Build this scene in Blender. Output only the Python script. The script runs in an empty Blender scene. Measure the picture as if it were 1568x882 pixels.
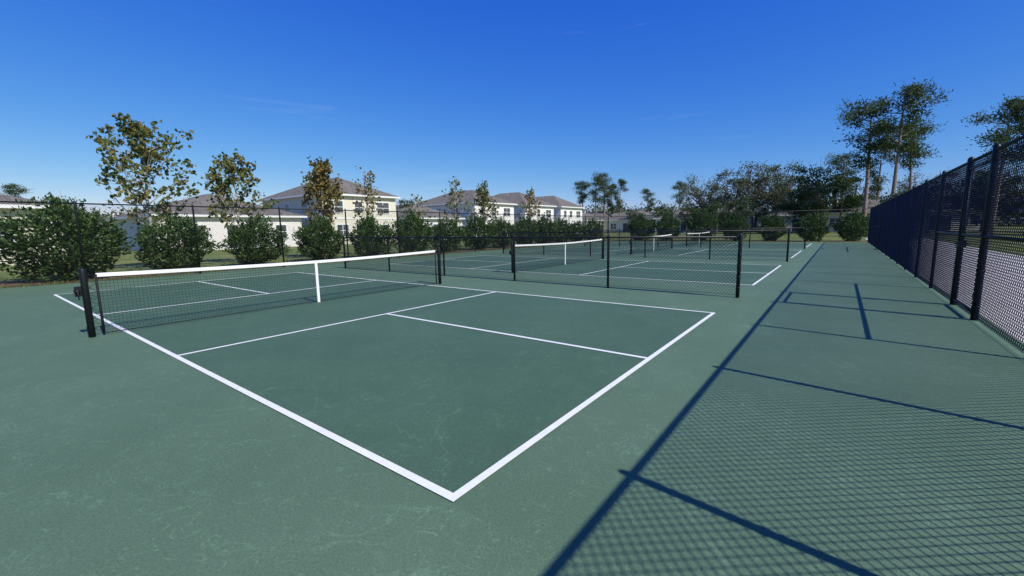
import bpy, math, random
import numpy as np
from mathutils import Vector, Matrix
R = math.radians
scene = bpy.context.scene
COL = bpy.context.collection

# ------------------------------------------------------------------ helpers
def new_mat(name):
    m = bpy.data.materials.new(name); m.use_nodes = True
    nt = m.node_tree
    return m, nt, nt.nodes["Principled BSDF"]

def noise_mat(name, stops, scale, rough=.8, bump=0., detail=6, fine=None, spec=.3, metallic=0, bscale=None, scuff=0):
    m, nt, b = new_mat(name)
    tc = nt.nodes.new("ShaderNodeTexCoord")
    n = nt.nodes.new("ShaderNodeTexNoise"); n.inputs["Scale"].default_value = scale; n.inputs["Detail"].default_value = detail
    n.inputs["Roughness"].default_value = .6
    nt.links.new(tc.outputs["Object"], n.inputs["Vector"])
    r = nt.nodes.new("ShaderNodeValToRGB")
    e = r.color_ramp.elements
    while len(e) < len(stops): e.new(.5)
    for i, (p, c) in enumerate(stops):
        e[i].position = p; e[i].color = (*c, 1)
    nt.links.new(n.outputs["Fac"], r.inputs["Fac"])
    out = r.outputs["Color"]
    def scale_by(out, sock):
        vm = nt.nodes.new("ShaderNodeVectorMath"); vm.operation = 'SCALE'
        nt.links.new(out, vm.inputs[0]); nt.links.new(sock, vm.inputs["Scale"])
        return vm.outputs[0]
    if fine:
        n2 = nt.nodes.new("ShaderNodeTexNoise"); n2.inputs["Scale"].default_value = fine[0]; n2.inputs["Detail"].default_value = 3
        nt.links.new(tc.outputs["Object"], n2.inputs["Vector"])
        mr = nt.nodes.new("ShaderNodeMapRange"); mr.inputs["From Min"].default_value = .3; mr.inputs["From Max"].default_value = .7
        mr.inputs["To Min"].default_value = 1-fine[1]; mr.inputs["To Max"].default_value = 1+fine[1]
        nt.links.new(n2.outputs["Fac"], mr.inputs["Value"]); out = scale_by(out, mr.outputs[0])
    if scuff:
        for sc, dist, amt, wdt in ((1.3, 1.6, scuff*.7, .010), (3.6, 2.2, scuff, .013), (9.0, 1.5, scuff*.9, .024)):
            n3 = nt.nodes.new("ShaderNodeTexNoise"); n3.inputs["Scale"].default_value = sc; n3.inputs["Detail"].default_value = 3; n3.inputs["Distortion"].default_value = dist
            nt.links.new(tc.outputs["Object"], n3.inputs["Vector"])
            rr = nt.nodes.new("ShaderNodeValToRGB"); ee = rr.color_ramp.elements; ee.new(.5)
            ee[0].position = .5-wdt; ee[0].color = (0,0,0,1); ee[1].position = .5; ee[1].color = (1,1,1,1); ee[2].position = .5+wdt; ee[2].color = (0,0,0,1)
            nt.links.new(n3.outputs["Fac"], rr.inputs["Fac"])
            n4 = nt.nodes.new("ShaderNodeTexNoise"); n4.inputs["Scale"].default_value = sc*.8; n4.inputs["Detail"].default_value = 4; nt.links.new(tc.outputs["Object"], n4.inputs["Vector"])
            m4 = nt.nodes.new("ShaderNodeMapRange"); m4.inputs["From Min"].default_value = .47; m4.inputs["From Max"].default_value = .6; nt.links.new(n4.outputs["Fac"], m4.inputs["Value"])
            mu = nt.nodes.new("ShaderNodeMath"); mu.operation='MULTIPLY'; nt.links.new(rr.outputs["Color"], mu.inputs[0]); nt.links.new(m4.outputs[0], mu.inputs[1])
            ma = nt.nodes.new("ShaderNodeMath"); ma.operation='MULTIPLY_ADD'; ma.inputs[1].default_value=amt; ma.inputs[2].default_value=1; nt.links.new(mu.outputs[0], ma.inputs[0])
            out = scale_by(out, ma.outputs[0])
    nt.links.new(out, b.inputs["Base Color"])
    b.inputs["Roughness"].default_value = rough
    b.inputs["Metallic"].default_value = metallic
    b.inputs["Specular IOR Level"].default_value = spec
    if bump:
        nb = nt.nodes.new("ShaderNodeTexNoise"); nb.inputs["Scale"].default_value = bscale or scale*6; nb.inputs["Detail"].default_value = 4
        nt.links.new(tc.outputs["Object"], nb.inputs["Vector"])
        bp = nt.nodes.new("ShaderNodeBump"); bp.inputs["Strength"].default_value = bump; bp.inputs["Distance"].default_value = .02
        nt.links.new(nb.outputs["Fac"], bp.inputs["Height"]); nt.links.new(bp.outputs[0], b.inputs["Normal"])
    return m

def leaf_mat(name, cols, rough=.45, trans=.3, tcol=None, spec=.3):
    m, nt, b = new_mat(name)
    g = nt.nodes.new("ShaderNodeNewGeometry")
    r = nt.nodes.new("ShaderNodeValToRGB"); e = r.color_ramp.elements
    while len(e) < len(cols): e.new(.5)
    for i, c in enumerate(cols):
        e[i].position = i/(len(cols)-1); e[i].color = (*c, 1)
    nt.links.new(g.outputs["Random Per Island"], r.inputs["Fac"])
    nt.links.new(r.outputs["Color"], b.inputs["Base Color"])
    b.inputs["Roughness"].default_value = rough
    b.inputs["Specular IOR Level"].default_value = spec
    t = nt.nodes.new("ShaderNodeBsdfTranslucent")
    nt.links.new(r.outputs["Color"], t.inputs["Color"])
    mx = nt.nodes.new("ShaderNodeMixShader"); mx.inputs[0].default_value = trans
    o = nt.nodes["Material Output"]
    nt.links.new(b.outputs[0], mx.inputs[1]); nt.links.new(t.outputs[0], mx.inputs[2]); nt.links.new(mx.outputs[0], o.inputs["Surface"])
    return m

class MB:
    """mesh builder"""
    def __init__(s): s.v=[]; s.f=[]; s.m=[]; s.sm=[]; s.n=0
    def add(s, verts, faces, mi=0, smooth=False):
        o = s.n
        s.v.extend([tuple(map(float, p)) for p in verts]); s.n += len(verts)
        s.f.extend([tuple(int(i)+o for i in f) for f in faces])
        s.m.extend([mi]*len(faces)); s.sm.extend([smooth]*len(faces))
    def box(s, x0,x1,y0,y1,z0,z1, mi=0):
        v=[(x0,y0,z0),(x1,y0,z0),(x1,y1,z0),(x0,y1,z0),(x0,y0,z1),(x1,y0,z1),(x1,y1,z1),(x0,y1,z1)]
        s.add(v,[(0,3,2,1),(4,5,6,7),(0,1,5,4),(1,2,6,5),(2,3,7,6),(3,0,4,7)],mi)
    def tube(s, pts, rad, sides=6, mi=0, cap=True):
        pts=[Vector(p) for p in pts]; n=len(pts)
        if not hasattr(rad,'__len__'): rad=[rad]*n
        vs=[];fs=[]
        for i,p in enumerate(pts):
            d=(pts[min(i+1,n-1)]-pts[max(i-1,0)])
            d = d.normalized() if d.length>1e-9 else Vector((0,0,1))
            a=d.cross(Vector((0,1,0)) if abs(d.y)<.9 else Vector((1,0,0))).normalized(); b=d.cross(a)
            for k in range(sides):
                t=2*math.pi*k/sides
                vs.append(p+(a*math.cos(t)+b*math.sin(t))*rad[i])
        for i in range(n-1):
            for k in range(sides):
                k2=(k+1)%sides
                fs.append((i*sides+k,i*sides+k2,(i+1)*sides+k2,(i+1)*sides+k))
        if cap:
            fs.append(tuple(range(sides))[::-1]); fs.append(tuple((n-1)*sides+k for k in range(sides)))
        s.add(vs,fs,mi,sides>4)
    def leaves(s, C, D, L, W, rng, mi=1):
        n=len(C); C=np.asarray(C); D=D/np.linalg.norm(D,axis=1,keepdims=True)
        A=rng.normal(size=(n,3)); S=np.cross(D,A); S/=np.linalg.norm(S,axis=1,keepdims=True)
        U=np.cross(S,D)
        L=np.broadcast_to(np.asarray(L,float),(n,))[:,None]; W=np.broadcast_to(np.asarray(W,float),(n,))[:,None]
        v=np.stack([C-D*L/2, C+S*W/2+U*W*.18+D*L*.05, C+D*L/2, C-S*W/2+U*W*.18+D*L*.05],1).reshape(-1,3)
        f=np.arange(n*4).reshape(-1,4)
        o=s.n; s.v.extend(map(tuple,v.tolist())); s.n+=len(v)
        s.f.extend(map(tuple,(f+o).tolist())); s.m.extend([mi]*n); s.sm.extend([False]*n)
    def mesh(s,name,mats):
        me=bpy.data.meshes.new(name); me.from_pydata(s.v,[],s.f)
        for m in mats: me.materials.append(m)
        me.polygons.foreach_set("material_index",s.m); me.polygons.foreach_set("use_smooth",s.sm)
        me.update(); return me
    def obj(s,name,mats,parent=None,loc=(0,0,0)):
        o=bpy.data.objects.new(name,s.mesh(name,mats)); COL.objects.link(o); o.location=loc
        if parent: o.parent=parent
        return o
def empty(name,loc=(0,0,0)):
    o=bpy.data.objects.new(name,None); COL.objects.link(o); o.location=loc; o.empty_display_size=.3; return o

# ------------------------------------------------------------------ camera
cx,cy,cz=1.544,-1.475,1.448
yaw,pit,rol=R(37.328),R(7.922),R(-.981)
f=Vector((-math.sin(yaw)*math.cos(pit),math.cos(yaw)*math.cos(pit),-math.sin(pit)))
r=Vector((math.cos(yaw),math.sin(yaw),0)); u=r.cross(f)
r2=r*math.cos(rol)+u*math.sin(rol); u2=r2.cross(f)
cam=bpy.data.cameras.new("camera"); co=bpy.data.objects.new("camera",cam); COL.objects.link(co)
M=Matrix((r2,u2,-f)).transposed().to_4x4(); M.translation=Vector((cx,cy,cz)); co.matrix_world=M
cam.sensor_width=36; cam.lens=36*656.175/1568; cam.clip_start=.05; cam.clip_end=3000
scene.camera=co

# ------------------------------------------------------------------ light
SUN=Vector((2.55,-.30,2.44)).normalized()
elev=math.asin(SUN.z); az=math.atan2(SUN.x,SUN.y)
sl=bpy.data.lights.new("sun","SUN"); sl.energy=5.0; sl.angle=R(.42); sl.color=(1,.955,.88)
so=bpy.data.objects.new("sun",sl); COL.objects.link(so); so.rotation_euler=(-SUN).to_track_quat('-Z','Y').to_euler(); so.location=(20,-5,30)
w=bpy.data.worlds.new("World"); scene.world=w; w.use_nodes=True; nt=w.node_tree
bg=nt.nodes["Background"]; sky=nt.nodes.new("ShaderNodeTexSky"); sky.sky_type='NISHITA'; sky.sun_disc=False
sky.sun_elevation=elev; sky.sun_rotation=az; sky.air_density=1.0; sky.dust_density=.15; sky.ozone_density=4.0; sky.altitude=0
sp=nt.nodes.new("ShaderNodeSeparateColor"); cb_=nt.nodes.new("ShaderNodeCombineColor")
nt.links.new(sky.outputs[0],sp.inputs[0])
for i,(pw,ml) in enumerate(((1.7,1.15),(1.1,.88),(.34,.95))):
    a=nt.nodes.new("ShaderNodeMath"); a.operation='MULTIPLY'; a.inputs[1].default_value=.1
    p=nt.nodes.new("ShaderNodeMath"); p.operation='POWER'; p.inputs[1].default_value=pw
    q=nt.nodes.new("ShaderNodeMath"); q.operation='MULTIPLY'; q.inputs[1].default_value=ml*10
    nt.links.new(sp.outputs[i],a.inputs[0]); nt.links.new(a.outputs[0],p.inputs[0]); nt.links.new(p.outputs[0],q.inputs[0]); nt.links.new(q.outputs[0],cb_.inputs[i])
tcw=nt.nodes.new("ShaderNodeTexCoord"); mp=nt.nodes.new("ShaderNodeMapping"); mp.inputs["Scale"].default_value=(1.6,1.6,22); mp.inputs["Rotation"].default_value=(R(4),R(-3),0)
cn=nt.nodes.new("ShaderNodeTexNoise"); cn.inputs["Scale"].default_value=1.7; cn.inputs["Detail"].default_value=7; cn.inputs["Roughness"].default_value=.62
cr=nt.nodes.new("ShaderNodeMapRange"); cr.inputs["From Min"].default_value=.64; cr.inputs["From Max"].default_value=.85; cr.inputs["To Max"].default_value=.12
nt.links.new(tcw.outputs["Generated"],mp.inputs["Vector"]); nt.links.new(mp.outputs[0],cn.inputs["Vector"]); nt.links.new(cn.outputs["Fac"],cr.inputs["Value"])
mxw=nt.nodes.new("ShaderNodeMix"); mxw.data_type='RGBA'; mxw.inputs[7].default_value=(7.5,8.2,9,1)
nt.links.new(cr.outputs[0],mxw.inputs[0]); nt.links.new(cb_.outputs[0],mxw.inputs[6]); nt.links.new(mxw.outputs[2],bg.inputs["Color"]); bg.inputs["Strength"].default_value=.097
scene.view_settings.view_transform='Standard'; scene.view_settings.look='None'; scene.view_settings.exposure=0

# ------------------------------------------------------------------ materials
black=noise_mat("black_vinyl_coat",[(0.3,(.007,.008,.009)),(.7,(.011,.012,.013))],30,.42,spec=.3)
wire=noise_mat("black_wire",[(0.3,(.008,.009,.010)),(.7,(.012,.013,.014))],30,.5,spec=.3)
netm=noise_mat("net_cord",[(0.3,(.012,.012,.012)),(.7,(.02,.02,.02))],30,.8)
white=noise_mat("white_vinyl_tape",[(0.3,(.76,.76,.73)),(.7,(.83,.83,.80))],5,.6)
court_out=noise_mat("court_green_acrylic",[(.25,(.084,.146,.084)),(.5,(.098,.165,.097)),(.75,(.116,.187,.114))],.55,.65,bump=.3,fine=(70,.14),bscale=220,spec=.25,scuff=.4)
court_in=noise_mat("court_dark_green_acrylic",[(.25,(.057,.113,.064)),(.5,(.066,.126,.073)),(.75,(.078,.142,.085))],.7,.63,bump=.3,fine=(70,.14),bscale=220,spec=.25,scuff=.45)
linem=noise_mat("white_line_paint",[(.3,(.74,.75,.70)),(.7,(.83,.83,.79))],9,.6,bump=.15,fine=(60,.05),bscale=260)
grass=noise_mat("grass",[(.3,(.085,.125,.026)),(.5,(.14,.175,.04)),(.7,(.23,.22,.07))],.35,.9,bump=.6,fine=(14,.35),bscale=30)
mulch=noise_mat("mulch",[(.3,(.10,.055,.035)),(.5,(.18,.105,.07)),(.75,(.28,.19,.14))],6,.95,bump=1,fine=(40,.4),bscale=40)
concrete=noise_mat("concrete",[(.3,(.60,.56,.53)),(.7,(.72,.68,.64))],1.2,.85,bump=.2,fine=(60,.08))
bark=noise_mat("bark",[(.3,(.10,.08,.06)),(.7,(.24,.20,.15))],8,.9,bump=.5)
palebark=noise_mat("sycamore_bark",[(.3,(.30,.26,.20)),(.7,(.48,.44,.37))],8,.85)
pinebark=noise_mat("pine_bark",[(.3,(.16,.12,.09)),(.7,(.32,.25,.20))],5,.9)
bushleaf=leaf_mat("magnolia_leaf",[(.018,.042,.009),(.035,.08,.015),(.06,.12,.024),(.11,.18,.045)],.45,.25)
syl=leaf_mat("sycamore_leaf",[(.13,.11,.03),(.19,.18,.045),(.12,.17,.035),(.08,.14,.03),(.26,.22,.055),(.12,.09,.03)],.55,.4)
syl_red=leaf_mat("sycamore_leaf_brown",[(.17,.09,.03),(.23,.15,.04),(.18,.17,.04),(.12,.14,.03),(.28,.18,.05)],.55,.4)
pinel=leaf_mat("pine_needles",[(.042,.07,.02),(.065,.10,.03),(.095,.13,.04)],.6,.3)
oakl=leaf_mat("oak_leaf",[(.06,.085,.03),(.09,.115,.045),(.13,.145,.065),(.16,.155,.085)],.6,.3)
darkl=leaf_mat("broad_leaf",[(.03,.062,.016),(.045,.09,.025),(.075,.125,.037)],.5,.3)

# ------------------------------------------------------------------ ground
g=MB(); S=900
g.add([(-S,-S,-.03),(S,-S,-.03),(S,S,-.03),(-S,S,-.03)],[(0,1,2,3)]); g.obj("grass_ground",[grass])
KX,NX,FX,PER,CW=-4.70,-6.93,-13.95,10.04,6.10
KX2=2*NX-KX
cs=MB(); cs.box(-17.35,3.35,-4.3,39.1,-.12,0); court=cs.obj("court_pavement",[court_out])
inn=MB(); ln=MB(); LW=.055
def rect(mb,x0,x1,y0,y1,z): mb.add([(x0,y0,z),(x1,y0,z),(x1,y1,z),(x0,y1,z)],[(0,1,2,3)])
for k in range(4):
    y0=k*PER; y1=y0+CW; z=.008
    rect(inn,FX,0,y0,y1,.004)
    rect(ln,FX,0,y0,y0+LW,z); rect(ln,FX,0,y1-LW,y1,z)
    for x in (FX,-LW): rect(ln,x,x+LW,y0+LW,y1-LW,z)
    for x in (KX,KX2-LW): rect(ln,x,x+LW,y0+LW,y1-LW,z)
    ym=(y0+y1)/2-LW/2
    rect(ln,KX+LW,-LW,ym,ym+LW,z); rect(ln,FX+LW,KX2-LW,ym,ym+LW,z)
inn.obj("court_inner_surface",[court_in],court); ln.obj("court_lines",[linem],court)
rng=np.random.default_rng(9)
def wavy(x0,x1,y0,y1,z,n=60,amp=.18):
    ys_=np.linspace(y0,y1,n); a=np.convolve(rng.normal(size=n+4),np.ones(5)/5,'valid')*amp*2; b_=np.convolve(rng.normal(size=n+4),np.ones(5)/5,'valid')*amp*2
    v=[];f_=[]
    for i,yy in enumerate(ys_): v+=[(x0+a[i],yy,z),(x1+b_[i],yy,z)]
    for i in range(n-1): f_.append((2*i,2*i+1,2*i+3,2*i+2))
    return v,f_
mb=MB(); mb.add(*wavy(-20.6,-17.8,-12,41,-.022))
mb.add([(-20.6,41.2,-.022),(4,41.2,-.022),(4,43.6,-.022),(-20.6,43.6,-.022)],[(0,1,2,3)]); mb.obj("mulch_bed",[mulch])
sw=MB()
for i in range(40):
    ya=-12+i*1.52; sw.box(3.36,7.4,ya,ya+1.505,-.1,-.004)
sw.obj("concrete_sidewalk",[concrete])
gt=MB(); n=9000
C=np.stack([np.where(rng.random(n)<.55,rng.uniform(-17.95,-17.36,n),rng.uniform(-22.5,-20.4,n)),rng.uniform(-6,40,n),rng.uniform(-.01,.03,n)],1)
gt.leaves(C,rng.normal(size=(n,3))*.4+[0,0,1],rng.uniform(.07,.15,n),.02,rng,0); gt.obj("grass_tufts",[leaf_mat("grass_blades",[(.09,.14,.03),(.16,.2,.05),(.27,.26,.09)],.6,.3)])

# ------------------------------------------------------------------ fences
def chain(p0,p1,h,posts,midbays=(),post_r=.03,thick=(),pitch=.0707,wr=.0022,parent_name="chain_link_fence",z0=.03,thickr=.05):
    P0=Vector((*p0,0)); D=Vector((*p1,0))-P0; Ln=D.length; D.normalize(); N=Vector((-D.y,D.x,0))
    par=empty(parent_name,P0)
    A=lambda s_,z,n=0: D*s_+N*n+Vector((0,0,z))
    m=MB()
    H=h-.02-z0
    for sgn,off in ((1,wr),(-1,-wr)):
        k=-int(H/pitch)-1
        while k*pitch<Ln+H+pitch:
            s0=k*pitch; k+=1
            s1=s0+sgn*H
            a,b=s0,s1; za,zb=z0,z0+H
            lo,hi=(a,b) if a<b else (b,a)
            if hi<=0 or lo>=Ln: continue
            def cl(sv): return za+(sv-a)/(b-a)*(zb-za)
            if a<0: za2=cl(0);a2=0
            elif a>Ln: za2=cl(Ln);a2=Ln
            else: za2=za;a2=a
            if b<0: zb2=cl(0);b2=0
            elif b>Ln: zb2=cl(Ln);b2=Ln
            else: zb2=zb;b2=b
            m.tube([A(a2,za2,off),A(b2,zb2,off)],wr,3,0,False)
    m.tube([A(0,z0+.03,.006),A(Ln,z0+.03,.006)],.003,4)
    m.obj("mesh_fabric",[wire],par)
    pm=MB()
    for i,sv in enumerate(posts):
        rr=thickr if i in thick else post_r
        pm.tube([A(sv,-.1),A(sv,h+.02),A(sv,h+.045),A(sv,h+.06)],[rr,rr,rr*.75,rr*.2],12)
        for zz in np.linspace(.2,h-.15,5): pm.tube([A(sv,zz-.012),A(sv,zz+.012)],rr+.006,12)
    pm.obj("posts",[black],par)
    rm=MB(); rm.tube([A(0,h-.02),A(Ln,h-.02)],.021,8)
    for a,b in midbays: rm.tube([A(a,h*.5),A(b,h*.5)],.021,8)
    rm.obj("rails",[black],par)
    return par,A
Y0=-4.1; Y1=38.9
ys=[-4.1,-1.85,.5,2.87,5.22,7.52,9.02,11.4,13.75,16.1,18.45,20.8,23.15,25.5,27.85,29.35,31.7,34.05,36.4,38.9]
rp,A=chain((3.2,Y0),(3.2,Y1),2.44,[y-Y0 for y in ys],[(5.22-Y0,11.4-Y0),(25.5-Y0,31.7-Y0)],.03,(5,6,14,15),wr=.0040,thickr=.044)
gm=MB()
for ya,yb in ((7.60,8.94),(27.93,29.27)):
    a,b=ya-Y0,yb-Y0
    gm.tube([A(a,.08,.0),A(a,2.3),],.022,8); gm.tube([A(b,.08),A(b,2.3)],.022,8)
    gm.tube([A(a,.1),A(b,.1)],.021,8); gm.tube([A(a,2.29),A(b,2.29)],.021,8)
    for zz in (.35,1.22,2.05): gm.box(-.03,.03,a-.1,a+.03,zz-.03,zz+.03) 
    gm.box(-.05,.05,b-.05,b+.12,1.0,1.12); gm.tube([A(b+.04,1.06,-.09),A(b+.04,1.06,.09)],.012,6)
gm.obj("gate_frame",[black],rp)
chain((-17.0,Y0),(-17.0,Y1),2.44,[i*3.0+2.15 for i in range(14)]+[0.01,43.0],[],.03,(14,15))
chain((-17.0,Y1),(3.2,Y1),2.44,[i*2.885 for i in range(8)])
chain((-17.0,Y0),(3.2,Y0),2.44,[i*2.885 for i in range(8)])
for k in range(3):
    chain((-13.9,7.97+k*PER),(0,7.97+k*PER),1.22,[i*2.78 for i in range(6)],[],.028,(0,5),thickr=.036,parent_name="low_chain_link_fence",wr=.0027)

# ------------------------------------------------------------------ nets
for k in range(4):
    ya=k*PER-.35; yb=k*PER+CW+.35; ym=(ya+yb)/2; W=yb-ya
    par=empty("pickleball_net",(NX,ym,0)); h=W/2
    top=lambda y:.864+(.914-.864)*(abs(y)/h)**1.6
    pm=MB()
    for sg in (-1,1):
        y=sg*h
        pm.tube([(0,y,-.1),(0,y,.965),(0,y,.985),(0,y,.995)],[.041,.041,.034,.01],16)
        for z in np.linspace(.12,.86,6):
            pm.tube([(0,y-sg*.035,z),(0,y-sg*.06,z)],.006,6)
    pm.box(-.03,.03,-h-.11,-h-.04,.60,.74)
    pm.tube([(-.05,-h-.085,.67),(.05,-h-.085,.67)],.032,10)
    pm.tube([(.05,-h-.085,.67),(.075,-h-.085,.67),(.075,-h-.085,.56)],.008,6)
    pm.obj("posts",[black],par)
    e=h-.13
    nm=MB()
    n=int(2*e/.045)
    for i in range(n+1):
        y=-e+2*e*i/n; nm.tube([(0,y,.03),(0,y,top(y)-.03)],.0018,3,0,False)
    seg=12
    for fz in np.linspace(0,1,20)[1:-1]:
        nm.tube([(0.001,-e+2*e*j/seg,.03+fz*(top(-e+2*e*j/seg)-.05)) for j in range(seg+1)],.0018,3,0,False)
    nm.tube([(0,-e,.035),(0,e,.035)],.007,5)
    for sg in (-1,1):
        nm.tube([(0,sg*e,.03),(0,sg*e,.90)],.016,8)
        for z in np.linspace(.06,.86,9):
            nm.tube([(0,sg*e,z),(0,sg*(h-.045),z+.045)],.003,4); nm.tube([(0,sg*e,z),(0,sg*(h-.045),z-.03)],.003,4)
    nm.obj("net_mesh",[netm],par)
    tm=MB(); seg=40; vs=[];fs=[]
    for j in range(seg+1):
        y=-e+2*e*j/seg; t=top(y)
        vs+= [(-.008,y,t-.052),(-.009,y,t-.004),(0,y,t+.002),(.009,y,t-.004),(.008,y,t-.052)]
    for j in range(seg):
        for q in range(4): a=j*5+q; fs.append((a,a+1,a+6,a+5))
        fs.append((j*5+4,j*5,j*5+5,j*5+9))
    tm.add(vs,fs,0)
    tm.obj("top_tape",[white],par)
    sm=MB(); sm.box(-.012,.012,-.026,.026,.010,.868); sm.obj("centre_strap",[white],par)
    cb=MB()
    for sg in (-1,1): cb.tube([(0,sg*e,top(e)-.005),(0,sg*h,.90)],.004,5)
    cb.obj("net_cable",[black],par)

# ------------------------------------------------------------------ vegetation
def lump(d,ph,a=.12):
    x,y,z=d[:,0],d[:,1],d[:,2]
    return 1+a*np.sin(4*x+ph)*np.cos(5*y+ph*1.7)+a*.8*np.sin(7*z+3*x+ph*2.3)+a*.5*np.sin(11*y-8*z+ph)
def bush_mesh(seed,Rx=1.2,Ht=2.4,n=6200):
    rng=np.random.default_rng(seed); b=MB()
    for i in range(6):
        a=i*1.05; b.tube([(0,0,-.05),(.25*math.cos(a),.25*math.sin(a),.7),(.6*math.cos(a),.6*math.sin(a),1.5)],[.04,.03,.01],5,0)
    d=rng.normal(size=(n,3)); d/=np.linalg.norm(d,axis=1,keepdims=True)
    rad=np.where(rng.random(n)<.66, .80+.2*rng.random(n), .3+.6*rng.random(n))
    rad*=lump(d,seed*1.3,.17)
    zc=Ht*.47
    P=np.stack([d[:,0]*Rx*rad,d[:,1]*Rx*rad,zc+d[:,2]*(Ht*.5)*rad],1)
    low=P[:,2]<zc*.75; sc=1-.3*((zc*.75-P[:,2])/(zc))*low; P[:,0]*=sc; P[:,1]*=sc
    P=P[P[:,2]>.06]; dd=P-np.array([0,0,zc]); dd/=np.linalg.norm(dd,axis=1,keepdims=True)
    D=dd+rng.normal(size=P.shape)*.7+np.array([0,0,.5])
    b.leaves(P,D,rng.uniform(.10,.17,len(P)),rng.uniform(.05,.08,len(P)),rng)
    for i in range(46):
        a=rng.uniform(0,6.28); el=rng.uniform(-.1,1.5); dv=np.array([math.cos(a)*math.cos(el),math.sin(a)*math.cos(el),math.sin(el)])
        base=np.array([0,0,zc])+dv*np.array([Rx,Rx,Ht*.5])*.86; m=26
        ln_=rng.uniform(.3,.55)
        t=rng.random(m)[:,None]; Q=base+(dv*.7+np.array([0,0,.55]))*t*ln_+rng.normal(size=(m,3))*.055
        b.leaves(Q,rng.normal(size=(m,3))*.6+dv+[0,0,.5],.14,.065,rng)
    return b.mesh("magnolia_bush",[bark,bushleaf])
bushes=[bush_mesh(s) for s in (1,2,3,4,5)]
def put(me,name,loc,rot=0,sc=1):
    o=bpy.data.objects.new(name,me); COL.objects.link(o); o.location=loc; o.rotation_euler=(0,0,rot)
    o.scale=sc if hasattr(sc,'__len__') else (sc,)*3; return o
rd=random.Random(5)
by=[-2.2,.9,4.0,6.95,9.85,12.85,15.9,18.6,21.6,24.6,27.6,30.6,33.6,36.6,39.6]
for i,y in enumerate(by):
    s=rd.uniform(.90,1.02); wx=1.28 if y==.9 else rd.uniform(.93,1.04)
    put(bushes[i%5],"magnolia_bush",(-19.2+rd.uniform(-.2,.2),y,-.03),rd.uniform(0,6),(s*wx,s*wx,s*(1.02 if y<1 else rd.uniform(.86,1.0))))
for i,x in enumerate([-15,-12.2,-9,-6.1,-3.2,-.3,2.4]):
    s=rd.uniform(.85,1.05); put(bushes[(i*3+1)%5],"magnolia_bush",(x,42.2+rd.uniform(-.3,.3),-.03),rd.uniform(0,6),(s,s,s*rd.uniform(.9,1.15)))

def sapling(seed,H,Wd,leaves_n,mat,dens=1.0,leafsize=.19,zmin=.22):
    rng=np.random.default_rng(seed); b=MB(); tips=[]
    npt=9; tr=[]
    x=y=0
    for i in range(npt):
        t=i/(npt-1); x+=rng.normal()*.03; y+=rng.normal()*.03; tr.append((x,y,t*H*.97))
    b.tube(tr,[.055*(1-i/(npt-1))**.8*H/5+.008 for i in range(npt)],7,0)
    nl=int(17*H/5+5)
    for i in range(nl):
        t=zmin+(.96-zmin)*(i+rng.random())/nl
        idx=t*(npt-1); k=min(int(idx),npt-2); fr=idx-k
        p=np.array(tr[k])*(1-fr)+np.array(tr[k+1])*fr
        a=i*2.4+rng.normal()*.4
        uu=(t-zmin)/(1-zmin)
        prof=min(1,.55+uu*3)*(1-uu)**.85
        el=R(rng.uniform(34,52))
        Lb=(Wd/2*prof*rng.uniform(.8,1.1)+.12)/math.cos(el)*.88
        Lb=min(Lb,(H-p[2])/math.sin(el)*.9+.1)
        d=np.array([math.cos(a)*math.cos(el),math.sin(a)*math.cos(el),math.sin(el)])
        pts=[p]; seg=5
        for j in range(seg):
            d=d+np.array([0,0,.05])+rng.normal(size=3)*.08; d/=np.linalg.norm(d)
            pts.append(pts[-1]+d*Lb/seg)
        b.tube(pts,[.018*(1-j/(seg+1))*H/5+.004 for j in range(seg+1)],4,0,False)
        tips.append((pts[-1],.12)); 
        for j in range(1,seg+1):
            for _ in range(2 if Lb>.6 else 1):
                dv=d*.6+rng.normal(size=3)*.5; dv[2]=abs(dv[2])*.7; dv/=np.linalg.norm(dv); l=rng.uniform(.12,.32)*(.5+Lb/2)
                q=pts[j]+dv*l; b.tube([pts[j],q],[.007,.004],3,0,False); tips.append((q,.10))
    tips.append((np.array(tr[-1]),.15))
    sel=[t for t in tips if rng.random()<dens]
    per=max(1,int(round(leaves_n/max(1,len(sel)))))
    C=np.concatenate([c+rng.normal(size=(per,3))*s for c,s in sel]); n=len(C)
    D=rng.normal(size=(n,3)); D[:,2]-=.4
    b.leaves(C,D,rng.uniform(.7,1.15,n)*leafsize,rng.uniform(.65,1.05,n)*leafsize,rng)
    return b.mesh("sycamore_tree",[palebark,mat])
for sd,y,X,H,Wd,n,m,dn in [(31,3.8,-21.3,6.0,5.4,1800,syl,.72),(12,7.2,-21.6,5.2,3.8,1300,syl,.75),(13,11.4,-21.4,5.4,3.4,2000,syl_red,.9),(14,14.4,-21.5,5.2,2.5,380,syl_red,.5),
    (15,21.9,-21.5,5.4,2.4,420,syl,.6),(16,25.0,-21.4,5.2,3.0,1000,syl,.9),(17,31.9,-21.5,5.2,2.8,600,syl_red,.7),(18,18.0,-21.6,3.8,2.2,200,syl,.6)]:
    put(sapling(sd,H,Wd,n,m,dn),"sycamore_tree",(X,y,-.03))

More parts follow.
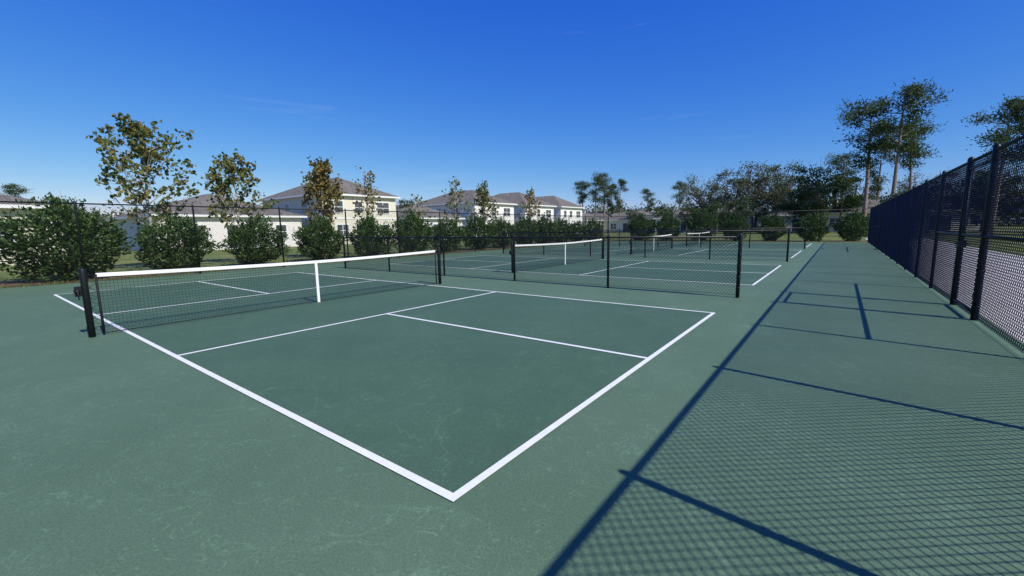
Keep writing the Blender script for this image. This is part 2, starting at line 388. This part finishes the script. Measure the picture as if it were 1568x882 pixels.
def pine(seed,H,crown=.42,spread=3.2,ncl=15,per=150):
    rng=np.random.default_rng(seed); b=MB(); lean=rng.normal(size=2)*.02*H
    tr=[(lean[0]*(t**1.5)+.15*math.sin(3*t+seed),lean[1]*t**1.5,t*H*.97) for t in np.linspace(0,1,8)]
    b.tube(tr,[.24*(1-.8*t)*H/15+.02 for t in np.linspace(0,1,8)],8,0)
    for i in range(ncl):
        t=1-crown*(i/ncl)**1.1
        idx=t*7; k=min(int(idx),6); fr=idx-k; p=np.array(tr[k])*(1-fr)+np.array(tr[k+1])*fr
        a=rng.uniform(0,6.28); Lb=spread*(.3+.65*math.sin(math.pi*min(1,(1-t)/crown*.8+.15)))*rng.uniform(.4,1.0)
        q=p+np.array([math.cos(a)*Lb,math.sin(a)*Lb,Lb*rng.uniform(.05,.55)])
        b.tube([p,(p+q)/2+[0,0,-.1],q],[.07,.045,.02],5,0,False)
        for c,s in ((q,1.0),((p+q*2)/3+rng.normal(size=3)*.3,.7)):
            nn=int(per*s); C=c+rng.normal(size=(nn,3))*np.array([.62,.62,.38])*s*spread/3
            D=(C-c)+rng.normal(size=(nn,3))*.5+[0,0,.35]; b.leaves(C,D,rng.uniform(.25,.45,nn),.12,rng)
    C=np.array(tr[-1])+rng.normal(size=(per,3))*[.5,.5,.35]; b.leaves(C,rng.normal(size=(per,3)),.35,.1,rng)
    return b.mesh("pine_tree",[pinebark,pinel])
def broad(seed,H,Wd,mat,ncl=34,per=170,ls=.30,gap=.9,z0=.25):
    rng=np.random.default_rng(seed); b=MB()
    b.tube([(0,0,-.1),(.1,0,H*.18),(.15,.1,H*.35)],[.26,.2,.15],7,0)
    for i in range(ncl):
        d=rng.normal(size=3); d/=np.linalg.norm(d); rr=rng.uniform(.45,1)
        c=np.array([d[0]*Wd/2*rr,d[1]*Wd/2*rr,H*(z0+(1-z0)*.5)+d[2]*H*(1-z0)*.47*rr])
        j=np.array([.15,.1,H*.33]); mid=(j+c)/2+rng.normal(size=3)*.3
        b.tube([j,mid,c],[.10,.06,.015],4,0,False)
        for _ in range(3):
            q=c+rng.normal(size=3)*.7; b.tube([mid,q],[.04,.012],3,0,False)
        s=rng.uniform(.5,1.0)*Wd/9*gap
        C=c+rng.normal(size=(per,3))*np.array([1,1,.6])*s
        b.leaves(C,(C-c)+rng.normal(size=(per,3))*.6,rng.uniform(.7,1.3,per)*ls,rng.uniform(.5,.8,per)*ls,rng)
    return b.mesh("oak_tree",[bark,mat])
def polar(bear,dist):
    t=R(bear); return (cx+dist*math.sin(t),cy+dist*math.cos(t),-.05)
pines=[pine(s,15,sp,sd) for s,sp,sd in ((1,.5,2.8),(2,.48,3.0),(3,.42,2.6),(4,.6,2.5))]
for i,(bb,dd,H) in enumerate([(1.7,78,17.6),(3.9,76,18.2),(5.2,86,15.6),(2.8,92,14),(-.1,84,11.5),(10.8,60,12.0),(12.8,62,11.9),
    (-23.2,118,13.5),(-25.2,112,14.4),(-26.3,116,14.0),(-27.8,114,12.9),(-24.2,120,12.6),(-19.8,125,11.2),(-16.2,118,12.2),(-85.6,110,10),(17,66,14),(21,70,13)]):
    put(pines[i%4],"pine_tree",polar(bb,dd),i*1.7,(H/15*(.95 if i%2 else 1.05),)*2+(H/15,))
oaks=[broad(21,12,11,oakl,38,95,.30,.62),broad(22,12,10,oakl,30,90,.28,.58),broad(23,8,7,darkl,34,150,.26,.85,.1),broad(24,9,6,darkl,30,140,.26,.9,.15)]
for i,(bb,dd,H,k) in enumerate([(-13.0,104,13.0,0),(-10.6,100,13.8,1),(-8.2,98,14.2,0),(-6.0,102,14.2,1),(-4.2,96,11,0),(-2.2,80,10.6,3),(-.6,86,9,2),(1.2,92,8,1),(-3.4,84,7.5,2),(6.5,95,9.5,0),(8.6,90,9.5,1),(10.2,86,8,2),(12.8,84,8.5,0),
    (-9.5,84,6,2),(-7,80,5.5,3),(-12,92,6,2),(-15,96,6.5,3),(-50.3,66,6.4,3),(-83.0,46,4.6,3),(-18,100,6,2),(-21.5,105,6,3),(15,84,8.5,1),(18,80,8,2),(22,85,9,0),(-30,120,8,1),(-33,128,9,2),(4.5,76,5.5,2)]):
    base=[12,12,8,9][k]; s=H/base; put(oaks[k],"oak_tree" if k<2 else "shade_tree",polar(bb,dd),i*2.1,s)
rng=np.random.default_rng(77); b=MB()
for i in range(330):
    bear=-100+i*.42+rng.normal()*.3; dist=rng.uniform(150,185); p=np.array(polar(bear,dist)); hh=rng.uniform(4.5,9.0)
    for j in range(3):
        c=p+np.array([rng.normal()*2,rng.normal()*2,hh*(.25+.3*j)]); nn=75
        C=c+rng.normal(size=(nn,3))*[2.3,2.3,1.4]; b.leaves(C,rng.normal(size=(nn,3)),rng.uniform(.6,1.1,nn),.6,rng,0)
b.obj("distant_tree_line",[oakl])

# ------------------------------------------------------------------ houses
def wallm(n,c): 
    return noise_mat("stucco_"+n,[(.3,tuple(x*.94 for x in c)),(.7,c)],.8,.9,bump=.3,bscale=60)
cream=wallm("cream",(.70,.66,.52)); offw=wallm("white",(.80,.77,.72)); beige=wallm("beige",(.76,.72,.66)); grayw=wallm("gray",(.70,.69,.66))
m,nt2,bb_=new_mat("asphalt_shingle"); tc=nt2.nodes.new("ShaderNodeTexCoord"); br=nt2.nodes.new("ShaderNodeTexBrick")
br.inputs["Scale"].default_value=1; br.inputs["Brick Width"].default_value=.5; br.inputs["Row Height"].default_value=.16; br.inputs["Mortar Size"].default_value=.008
br.inputs["Color1"].default_value=(.165,.15,.13,1); br.inputs["Color2"].default_value=(.235,.215,.19,1); br.inputs["Mortar"].default_value=(.11,.10,.09,1)
nz=nt2.nodes.new("ShaderNodeTexNoise"); nz.inputs["Scale"].default_value=1.2; rz=nt2.nodes.new("ShaderNodeMapRange"); rz.inputs["To Min"].default_value=.6; rz.inputs["To Max"].default_value=1.05
mx=nt2.nodes.new("ShaderNodeVectorMath"); mx.operation='SCALE'
nt2.links.new(tc.outputs["Object"],br.inputs["Vector"]); nt2.links.new(tc.outputs["Object"],nz.inputs["Vector"]); nt2.links.new(nz.outputs["Fac"],rz.inputs["Value"])
nt2.links.new(br.outputs["Color"],mx.inputs[0]); nt2.links.new(rz.outputs[0],mx.inputs["Scale"]); nt2.links.new(mx.outputs[0],bb_.inputs["Base Color"]); bb_.inputs["Roughness"].default_value=.95; bb_.inputs["Specular IOR Level"].default_value=.1
shingle=m
trim=noise_mat("white_trim",[(.3,(.76,.76,.73)),(.7,(.82,.82,.79))],3,.6)
glass,nt3,gb=new_mat("window_glass"); gb.inputs["Roughness"].default_value=.08
gn=nt3.nodes.new("ShaderNodeTexNoise"); gn.inputs["Scale"].default_value=.7; gr=nt3.nodes.new("ShaderNodeValToRGB"); gr.color_ramp.elements[0].color=(.02,.025,.03,1); gr.color_ramp.elements[1].color=(.14,.15,.16,1)
nt3.links.new(gn.outputs["Fac"],gr.inputs["Fac"]); nt3.links.new(gr.outputs["Color"],gb.inputs["Base Color"])
def house(name,x0,x1,y0,y1,wh,rise,wm,storeys,rot=0):
    cxh,cyh=(x0+x1)/2,(y0+y1)/2; hx,hy=(x1-x0)/2,(y1-y0)/2
    par=empty(name,(cxh,cyh,-.03)); par.rotation_euler=(0,0,rot)
    b=MB(); b.box(-hx,hx,-hy,hy,0,wh); b.obj("walls",[wm],par)
    o=.45; ex,ey=hx+o,hy+o; rb=MB()
    v=[(-ex,-ey,wh),(ex,-ey,wh),(ex,ey,wh),(-ex,ey,wh)]
    zt=wh+.18
    v2=[(a,bb,zt) for a,bb,_ in v]
    if hx>=hy: rid=[(-(hx-hy)-.05,0,zt+rise),((hx-hy)+.05,0,zt+rise)]; fs=[(4,5,9,8),(5,6,9),(6,7,8,9),(7,4,8)]
    else: rid=[(0,-(hy-hx)-.05,zt+rise),(0,(hy-hx)+.05,zt+rise)]; fs=[(4,5,8),(5,6,9,8),(6,7,9),(7,4,8,9)]
    rb.add(v+v2+rid,fs,0)
    rb.add(v+v2,[(3,2,1,0),(0,1,5,4),(1,2,6,5),(2,3,7,6),(3,0,4,7)],1)
    rb.obj("roof",[shingle,trim],par)
    vb=MB()
    for vx,vy in ((-hx*.3,hy*.3),(hx*.15,-hy*.35)):
        zz=zt+rise*(1-abs(vy)/ey); vb.tube([(vx,vy,zz-.2),(vx,vy,zz+.35),(vx,vy,zz+.4)],[.06,.06,.09],8)
    vb.obj("roof_vents",[trim],par)
    gmx=MB(); fm=MB()
    def win(face,c,z0,wd,ht,mull=True):
        def bx(mbb,a0,a1,zz0,zz1,dep0,dep1):
            if face=='x': mbb.box(hx+dep0,hx+dep1,a0,a1,zz0,zz1)
            else: mbb.box(a0,a1,-hy-dep1,-hy-dep0,zz0,zz1)
        bx(gmx,c-wd/2,c+wd/2,z0,z0+ht,-.02,.012)
        t=.09
        bx(fm,c-wd/2-t,c-wd/2,z0-t,z0+ht+t,0,.05); bx(fm,c+wd/2,c+wd/2+t,z0-t,z0+ht+t,0,.05)
        bx(fm,c-wd/2,c+wd/2,z0-t,z0,0,.06); bx(fm,c-wd/2,c+wd/2,z0+ht,z0+ht+t,0,.05)
        if mull: bx(fm,c-wd/2,c+wd/2,z0+ht/2-.025,z0+ht/2+.025,.0,.03)
        if wd>1.3: bx(fm,c-.03,c+.03,z0,z0+ht,.0,.035)
    if storeys==2:
        for c in (-hy*.62,-hy*.1,hy*.6): win('x',c,3.55,1.0 if c!=hy*.6 else 1.7,1.3)
        for c in (-hx*.7,-hx*.1,hx*.45): win('y',c,3.6,.9,1.2)
        bn=MB(); bn.box(hx,hx+.04,-hy,hy,2.85,3.02); bn.box(-hx,hx+.04,-hy-.04,-hy,2.85,3.02); bn.obj("band_trim",[trim],par)
    win('x',-hy*.55,.9,1.4,1.3); win('x',hy*.05,.12,2.4,2.1,False); win('x',hy*.65,.9,1.0,1.3)
    for c in (-hx*.55,hx*.3): win('y',c,1.0,.9,1.2)
    gmx.obj("window_glass",[glass],par); fm.obj("window_frames",[trim],par)
    return par
house("single_storey_house",-47,-33,-11,2.6,2.95,2.0,cream,1)
house("single_storey_house",-58,-43.5,9.2,21.4,2.95,2.35,beige,1)
house("two_storey_house",-58,-43.5,23.9,33.6,5.45,2.45,cream,2)
house("single_storey_house",-59,-44,36.2,46.2,2.95,2.2,grayw,1)
house("two_storey_house",-58,-43.5,48.5,58.5,5.45,2.4,offw,2)
house("two_storey_house",-58,-43.5,61.8,71.5,5.5,2.7,offw,2)
house("two_storey_house",-58,-43.5,74.2,83.3,5.5,2.6,offw,2)
for i in range(3): house("single_storey_house",-60,-45,88+i*14,99+i*14,2.9,2.4,[offw,beige,cream][i],1)
for i,(bb,dd) in enumerate([(-15,104),(-10.5,112),(-4.2,100),(1.6,92),(6,95),(-21,112),(-26,135)]):
    p=polar(bb,dd); house("single_storey_house",p[0]-7,p[0]+7,p[1]-6,p[1]+6,2.9,2.3,[beige,offw,cream][i%3],1,R(-90 if i%2 else -80))
